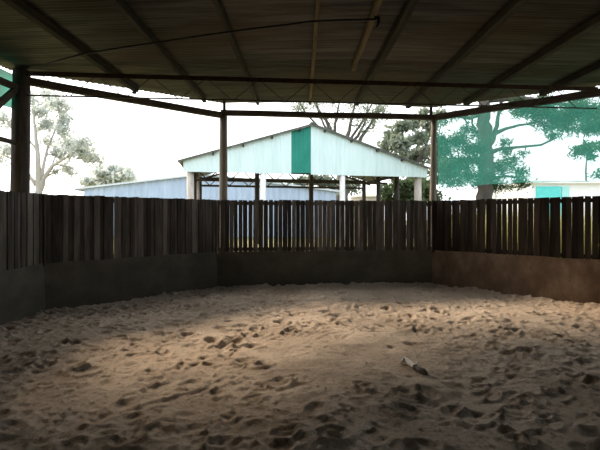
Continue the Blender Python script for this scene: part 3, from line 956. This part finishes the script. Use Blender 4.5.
def tree(name, label, cat, Y, stems, clusters, leafmat, barkmat, leaf=0.14, aspect=0.45, dens=1.0, depth=1.0, seed=1, twigs=4, group='trees beyond the yard', flat=0.75, droop=0.0, spread=0.34):
    """stems: list of [(px,py,radius_m,depth_offset)...] ; clusters: (px,py,rpx,n,stem_index,at(0..1))"""
    rr = random.Random(seed); rn = np.random.default_rng(seed)
    base = atY(stems[0][0][0], HORIZON, Y); base.z = 0
    root = thing(name, label, cat, base, group)
    wood = MB(); lv = MB()
    paths = []
    for st in stems:
        P = [atY(q[0], q[1], Y + (q[3] if len(q) > 3 else 0)) for q in st]
        R_ = [q[2] for q in st]
        if st is stems[0]:
            P.insert(0, Vector((P[0].x, P[0].y, -0.15))); R_.insert(0, R_[0] * 1.25)
        # refine
        pts, rad = [], []
        for i in range(len(P) - 1):
            for k in range(4):
                t = k / 4
                pts.append(P[i] + (P[i + 1] - P[i]) * t + Vector((rr.uniform(-1, 1), rr.uniform(-1, 1), 0)) * R_[i] * 0.25 * (k > 0)); rad.append(R_[i] + (R_[i + 1] - R_[i]) * t)
        pts.append(P[-1]); rad.append(R_[-1])
        wood.tube(pts, rad, 8)
        paths.append((pts, rad))
    LV, LT = [], []
    for c in clusters:
        px, py, rpx, n, si, at = c
        ctr = atY(px, py, Y + rr.uniform(-1, 1) * depth)
        rad = rpx / F * Y
        pts, rds = paths[si]
        i = min(int(at * (len(pts) - 1)), len(pts) - 1)
        st = pts[i]; r0 = min(rds[i] * 0.6, 0.12)
        br = curve_pts(st, ctr, 6, 0.10, rr)
        wood.tube(br, [r0 * (1 - 0.72 * k / 6) for k in range(7)], 6)
        ends = []
        for k in range(twigs):
            s0 = br[rr.randint(3, 6)]
            v = Vector((rr.gauss(0, 1), rr.gauss(0, 1), rr.gauss(0.1, 0.7))).normalized() * rad * rr.uniform(0.6, 1.05)
            tw = curve_pts(s0, ctr + Vector((v.x, v.y, v.z * flat)), 4, 0.12, rr)
            wood.tube(tw, [max(r0 * 0.28 * (1 - 0.7 * q / 4), 0.006) for q in range(5)], 5)
            ends.append(tw[-1]); ends.append(tw[2])
        # sub-clumps along the twig ends make the crown lumpy
        nl = int(n * dens)
        subs = ends + [ctr]
        for k in range(nl):
            s_ = subs[rr.randrange(len(subs))]
            g = Vector((rr.gauss(0, 1), rr.gauss(0, 1), rr.gauss(0, 0.8))) * rad * spread
            LV.append(s_ + g); LT.append(rr.random())
    LV = np.array([tuple(v) for v in LV]); m = len(LV)
    if m:
        a = rn.normal(size=(m, 3)); a[:, 2] -= droop; a /= np.linalg.norm(a, axis=1)[:, None]
        b = rn.normal(size=(m, 3)); b -= (a * b).sum(1)[:, None] * a; b /= np.linalg.norm(b, axis=1)[:, None]
        sz = leaf * rn.uniform(0.6, 1.3, size=(m, 1))
        A, B = a * sz, b * sz * aspect
        quad = np.stack([LV - A, LV + B, LV + A, LV - B], 1).reshape(-1, 3)
        lv.v = [tuple(q) for q in quad]
        lv.f = [(4 * i, 4 * i + 1, 4 * i + 2, 4 * i + 3) for i in range(m)]
        lv.t = [t for t in LT for _ in range(4)]
    wood.build('trunk', barkmat, root, smooth=True)
    if m: lv.build('foliage', leafmat, root)
    return root

tree('gum_tree', 'tall pale gum tree with airy foliage right of the thick left post', 'tree', 22,
     [[(36, 217, .22), (39, 190, .17), (38, 165, .13), (36, 140, .09), (34, 115, .05), (33, 98, .03)],
      [(39, 192, .14), (44, 178, .11), (52, 166, .08), (66, 158, .05), (80, 154, .03)],
      [(41, 180, .09), (47, 150, .06), (56, 128, .04), (62, 108, .025)],
      [(36, 185, .10), (24, 168, .07), (10, 158, .05), (-4, 152, .03)]],
     [(50, 96, 9, 150, 0, .9), (60, 104, 9, 190, 2, .9), (40, 112, 9, 170, 0, .8), (46, 126, 8, 160, 2, .6), (62, 131, 8, 150, 2, .7), (66, 118, 7, 110, 2, .8),
      (68, 144, 10, 260, 1, .6), (80, 152, 11, 300, 1, .8), (92, 160, 9, 180, 1, .95), (86, 142, 7, 120, 1, .8), (58, 152, 7, 120, 1, .5), (70, 168, 8, 110, 1, .6),
      (48, 142, 6, 80, 2, .4), (8, 150, 9, 150, 3, .8), (20, 162, 6, 70, 3, .5), (-6, 160, 10, 150, 3, .9), (4, 118, 9, 150, 0, .6), (32, 100, 8, 120, 0, .9), (56, 172, 5, 40, 1, .3)],
     M['leaf_pale'], M['bark_pale'], leaf=0.13, aspect=0.45, depth=1.5, seed=3, twigs=6, spread=0.40, dens=1.35)
tree('small_tree', 'small rounded pale tree behind the blue-grey shed roof', 'tree', 54,
     [[(112, 217, .3), (112, 195, .22), (113, 180, .12), (113, 170, .06)]],
     [(112, 170, 9, 260, 0, .9), (101, 173, 9, 240, 0, .8), (124, 172, 9, 240, 0, .8), (92, 180, 9, 220, 0, .7), (130, 178, 7, 150, 0, .7), (115, 180, 10, 240, 0, .7), (103, 184, 9, 180, 0, .6)],
     M['leaf_pale'], M['bark_grey'], leaf=0.36, aspect=0.6, depth=1.5, seed=5)
tree('bare_tree', 'tall thinly leaved tree with upswept branches behind the shed gable', 'tree', 46,
     [[(343, 217, 0.720), (343, 180, 0.576), (341, 160, 0.480), (336, 143, 0.320), (328, 124, 0.192), (318, 108, 0.096), (312, 92, 0.048)],
      [(341, 162, 0.400), (346, 145, 0.272), (350, 125, 0.160), (354, 108, 0.096), (357, 90, 0.048)],
      [(342, 165, 0.352), (356, 146, 0.240), (368, 128, 0.144), (376, 114, 0.080), (382, 98, 0.048)],
      [(340, 156, 0.288), (334, 138, 0.192), (336, 118, 0.128), (340, 100, 0.064)],
      [(338, 150, 0.224), (322, 130, 0.144), (306, 114, 0.080), (298, 100, 0.048)],
      [(346, 148, 0.224), (358, 136, 0.160), (366, 120, 0.096), (368, 104, 0.048)],
      [(343, 158, .2), (350, 140, .16), (362, 122, .11), (372, 104, .06)],
      [(339, 152, .2), (329, 136, .15), (322, 120, .1), (314, 102, .05)]],
     [(302, 106, 9, 150, 4, .9), (296, 110, 6, 70, 4, .9), (316, 104, 8, 90, 0, .9), (332, 102, 8, 70, 3, .9), (350, 102, 9, 100, 1, .9), (362, 106, 8, 90, 5, .9),
      (376, 112, 8, 110, 2, .9), (380, 104, 8, 120, 2, .95), (372, 124, 6, 60, 2, .7), (324, 116, 6, 40, 0, .7), (346, 90, 14, 160, 1, .9), (318, 90, 14, 160, 0, .9), (372, 92, 12, 160, 2, .9), (388, 118, 6, 60, 2, .8), (364, 132, 4, 30, 2, .5), (340, 114, 9, 60, 3, .6), (352, 118, 9, 60, 1, .6), (366, 118, 8, 60, 5, .6), (330, 126, 6, 30, 0, .6), (374, 128, 7, 40, 2, .5), (358, 126, 7, 30, 1, .5), (384, 110, 8, 60, 2, .8)],
     M['leaf_grey'], M['bark_dark'], dens=2.6, leaf=0.14, aspect=0.35, depth=1.5, seed=8, twigs=9, spread=0.45)
tree('leafy_tree', 'dense grey-green tree behind the right slope of the shed roof', 'tree', 34,
     [[(412, 217, .4), (411, 185, .3), (408, 165, .22), (404, 145, .12), (402, 130, .06)],
      [(410, 175, .2), (424, 150, .12), (432, 130, .06)]],
     [(402, 128, 9, 330, 0, .9), (412, 122, 8, 260, 1, .8), (392, 138, 10, 420, 0, .8), (384, 146, 8, 260, 0, .7), (404, 146, 11, 520, 0, .8), (418, 138, 10, 420, 1, .7), (428, 128, 9, 260, 1, .9),
      (432, 150, 10, 350, 1, .6), (416, 156, 11, 480, 0, .6), (400, 160, 10, 380, 0, .5), (436, 116, 8, 130, 1, 1), (424, 112, 6, 70, 1, 1), (440, 165, 10, 300, 1, .4), (420, 172, 10, 300, 0, .4)],
     M['leaf_grey'], M['bark_dark'], leaf=0.20, aspect=0.55, depth=1.8, seed=9)
tree('big_pine', 'big dark pine with a thick trunk behind the green shade cloth', 'tree', 17,
     [[(486, 217, .34), (486, 190, .29), (486, 165, .27), (485, 140, .26), (484, 118, .24), (484, 98, .2), (484, 75, .14)],
      [(487, 150, .13), (493, 140, .10), (497, 126, .08), (499, 112, .06)],
      [(490, 136, .11), (505, 129, .06), (520, 125, .045), (536, 123, .03)],
      [(489, 153, .11), (500, 149, .07), (520, 147, .05), (541, 145, .04), (556, 138, .03)],
      [(484, 112, .12), (470, 118, .08), (455, 116, .05), (442, 118, .03)],
      [(485, 165, .10), (468, 160, .06), (450, 158, .04)],
      [(484, 100, .14), (520, 98, .1), (560, 104, .07), (598, 108, .05)],
      [(486, 180, .08), (505, 176, .05), (520, 178, .03)]],
     [(440, 138, 8, 300, 5, .9), (462, 138, 8, 260, 5, .6), (442, 178, 9, 420, 5, .9), (484, 188, 9, 220, 5, .2), (478, 148, 7, 200, 5, .3), (442, 152, 9, 480, 5, .9), (452, 142, 8, 300, 5, .8), (446, 170, 10, 600, 5, .9), (460, 165, 10, 560, 5, .7), (468, 148, 9, 380, 5, .5), (474, 160, 9, 380, 5, .4), (470, 178, 11, 480, 5, .5), (452, 184, 9, 360, 5, .7), (488, 178, 9, 300, 7, .3),
      (468, 130, 7, 170, 4, .5), (446, 122, 6, 70, 4, .9), (456, 116, 6, 60, 4, .8), (478, 135, 7, 170, 4, .3), (500, 168, 9, 340, 7, .6), (512, 160, 8, 240, 7, .9), (522, 172, 7, 170, 7, 1), (518, 184, 8, 240, 7, .9), (500, 186, 9, 240, 7, .5),
      (508, 152, 6, 90, 3, .3), (505, 142, 6, 80, 3, .3), (524, 154, 4, 40, 3, .6),
      (526, 112, 9, 560, 6, .4), (542, 112, 10, 900, 6, .5), (556, 120, 10, 900, 6, .6), (570, 112, 10, 900, 6, .8), (586, 114, 10, 900, 6, .9), (600, 112, 10, 800, 6, 1), (548, 128, 8, 240, 6, .5), (566, 130, 8, 230, 6, .7), (584, 128, 9, 560, 6, .9), (600, 128, 9, 600, 6, 1), (538, 122, 6, 140, 2, 1), (552, 136, 5, 100, 3, 1),
      (515, 104, 8, 170, 6, .3), (500, 108, 6, 80, 6, .2), (545, 100, 10, 260, 6, .5), (580, 100, 10, 260, 6, .8)],
     M['leaf_dark'], M['bark_dark'], leaf=0.10, aspect=0.2, depth=1.0, seed=12, twigs=7, flat=0.6, spread=0.45, dens=1.25)
tree('young_tree', 'slender young tree at the right edge behind the shade cloth', 'tree', 33,
     [[(586, 217, .07), (586, 185, .06), (586, 168, .05), (587, 152, .03), (588, 142, .02)]],
     [(580, 152, 8, 200, 0, .8), (590, 146, 8, 220, 0, .9), (600, 148, 9, 220, 0, .9), (592, 156, 7, 120, 0, .8), (604, 172, 8, 160, 0, .5)],
     M['leaf_dark'], M['bark_dark'], leaf=0.17, aspect=0.4, depth=0.6, seed=14)
tree('shrub', 'low green shrubs seen through the open right side of the shed', 'shrub', 30.5,
     [[(404, 217, .08), (404, 205, .05), (405, 198, .03)]],
     [(398, 186, 9, 420, 0, .9), (412, 184, 9, 420, 0, .9), (426, 186, 9, 360, 0, .9), (384, 192, 8, 260, 0, .8), (404, 196, 10, 420, 0, .9), (416, 192, 9, 360, 0, .9), (428, 194, 10, 360, 0, .9), (392, 200, 8, 260, 0, .8), (436, 200, 9, 260, 0, .8), (412, 204, 11, 360, 0, .7)],
     M['leaf_shrub'], M['bark_dark'], leaf=0.16, aspect=0.55, depth=1.2, seed=16, group='shrubs beyond the shed')
tree('shrub', 'pale bushes seen beneath the shed gable between the white posts', 'shrub', 49,
     [[(322, 217, .1), (322, 200, .06), (322, 192, .04)]],
     [(300, 183, 9, 260, 0, .9), (314, 180, 8, 240, 0, .9), (328, 182, 8, 260, 0, .9), (338, 186, 8, 220, 0, .9), (346, 190, 9, 260, 0, .8), (356, 182, 9, 240, 0, .8), (334, 198, 10, 200, 0, .6)],
     M['leaf_grey'], M['bark_dark'], leaf=0.28, aspect=0.55, depth=1.2, seed=18, group='shrubs beyond the shed')

# ------------------------------------------------------------------ stick on the sand
def on_sand(px, py, lift):
    Y = EYE * F / (py - HORIZON)
    for _ in range(8):
        x = (px - 300) / F * Y
        z = sand_h(x, Y) + lift
        Y = (EYE - z) * F / (py - HORIZON)
    return Vector(((px - 300) / F * Y, Y, z))
p0, p1, p2 = on_sand(404.5, 360, 0.035), on_sand(414, 366.5, 0.03), on_sand(427, 374.5, 0.03)
zz = max(p0.z, p1.z, p2.z)
st = thing('stick', 'short bleached white stick with a dark end lying on the sand', 'stick', Vector((p1.x, p1.y, p1.z - 0.03)))
mb = MB()
hook = on_sand(401, 362.5, 0.02)
mb.tube([hook, p0 + Vector((0, 0, 0.008)), p0 + (p1 - p0) * 0.4 + Vector((0, 0, 0.006)), p1, p1 + (p2 - p1) * 0.12], [0.018, 0.034, 0.029, 0.029, 0.034], 10, wob=0.06)
mb.build('shaft', M['bone'], st, smooth=True)
mb = MB()
mb.tube([p1 + (p2 - p1) * 0.08, p1 + (p2 - p1) * 0.4, p1 + (p2 - p1) * 0.75 + Vector((0.0, 0, 0.01)), p2], [0.020, 0.030, 0.034, 0.014], 10, wob=0.22)
q = mb.build('dark_end', M['bark_end'], st, smooth=True); q['label'] = 'dark frayed end'
mb = MB()
mb.tube([p1 + (p2 - p1) * 0.15 + Vector((0, 0, 0.015)), p1 + Vector((0.03, 0.02, 0.03)), p1 + Vector((0.045, 0.05, 0.035))], [0.012, 0.01, 0.006], 8)
mb.build('side_twig', M['bone'], st, smooth=True)

# ------------------------------------------------------------------ dry grass growing behind the right fence
mb = MB(); rr = random.Random(40)
dbc = (FC - FB).normalized(); nbc = Vector((-dbc.y, dbc.x))
for k in range(9000):
    p = FB + dbc * rr.uniform(-0.6, 4.6) + nbc * rr.uniform(0.9, 2.6)
    hgt = rr.uniform(1.1, 2.0); th = rr.uniform(0, math.pi)
    u = Vector((math.cos(th), math.sin(th), 0)) * rr.uniform(0.006, 0.014)
    ln = Vector((rr.gauss(0, 0.14), rr.gauss(0, 0.14), 0))
    b0 = V3(p, -0.05)
    mb.add([b0 - u, b0 + u, b0 + u * 0.7 + ln * 0.4 + Vector((0, 0, hgt * 0.6)), b0 - u * 0.7 + ln * 0.4 + Vector((0, 0, hgt * 0.6)), b0 + ln + Vector((0, 0, hgt))],
           [(0, 1, 2, 3), (3, 2, 4)], rr.random())
o = mb.build('tall_grass', m_leaf('dry_grass_blades', (0.38, 0.36, 0.16), (0.55, 0.52, 0.22)), origin=V3((FB + FC) / 2, 0))
tag(o, 'tall yellow-green grass glimpsed through gaps in the right fence', 'grass', kind='stuff')
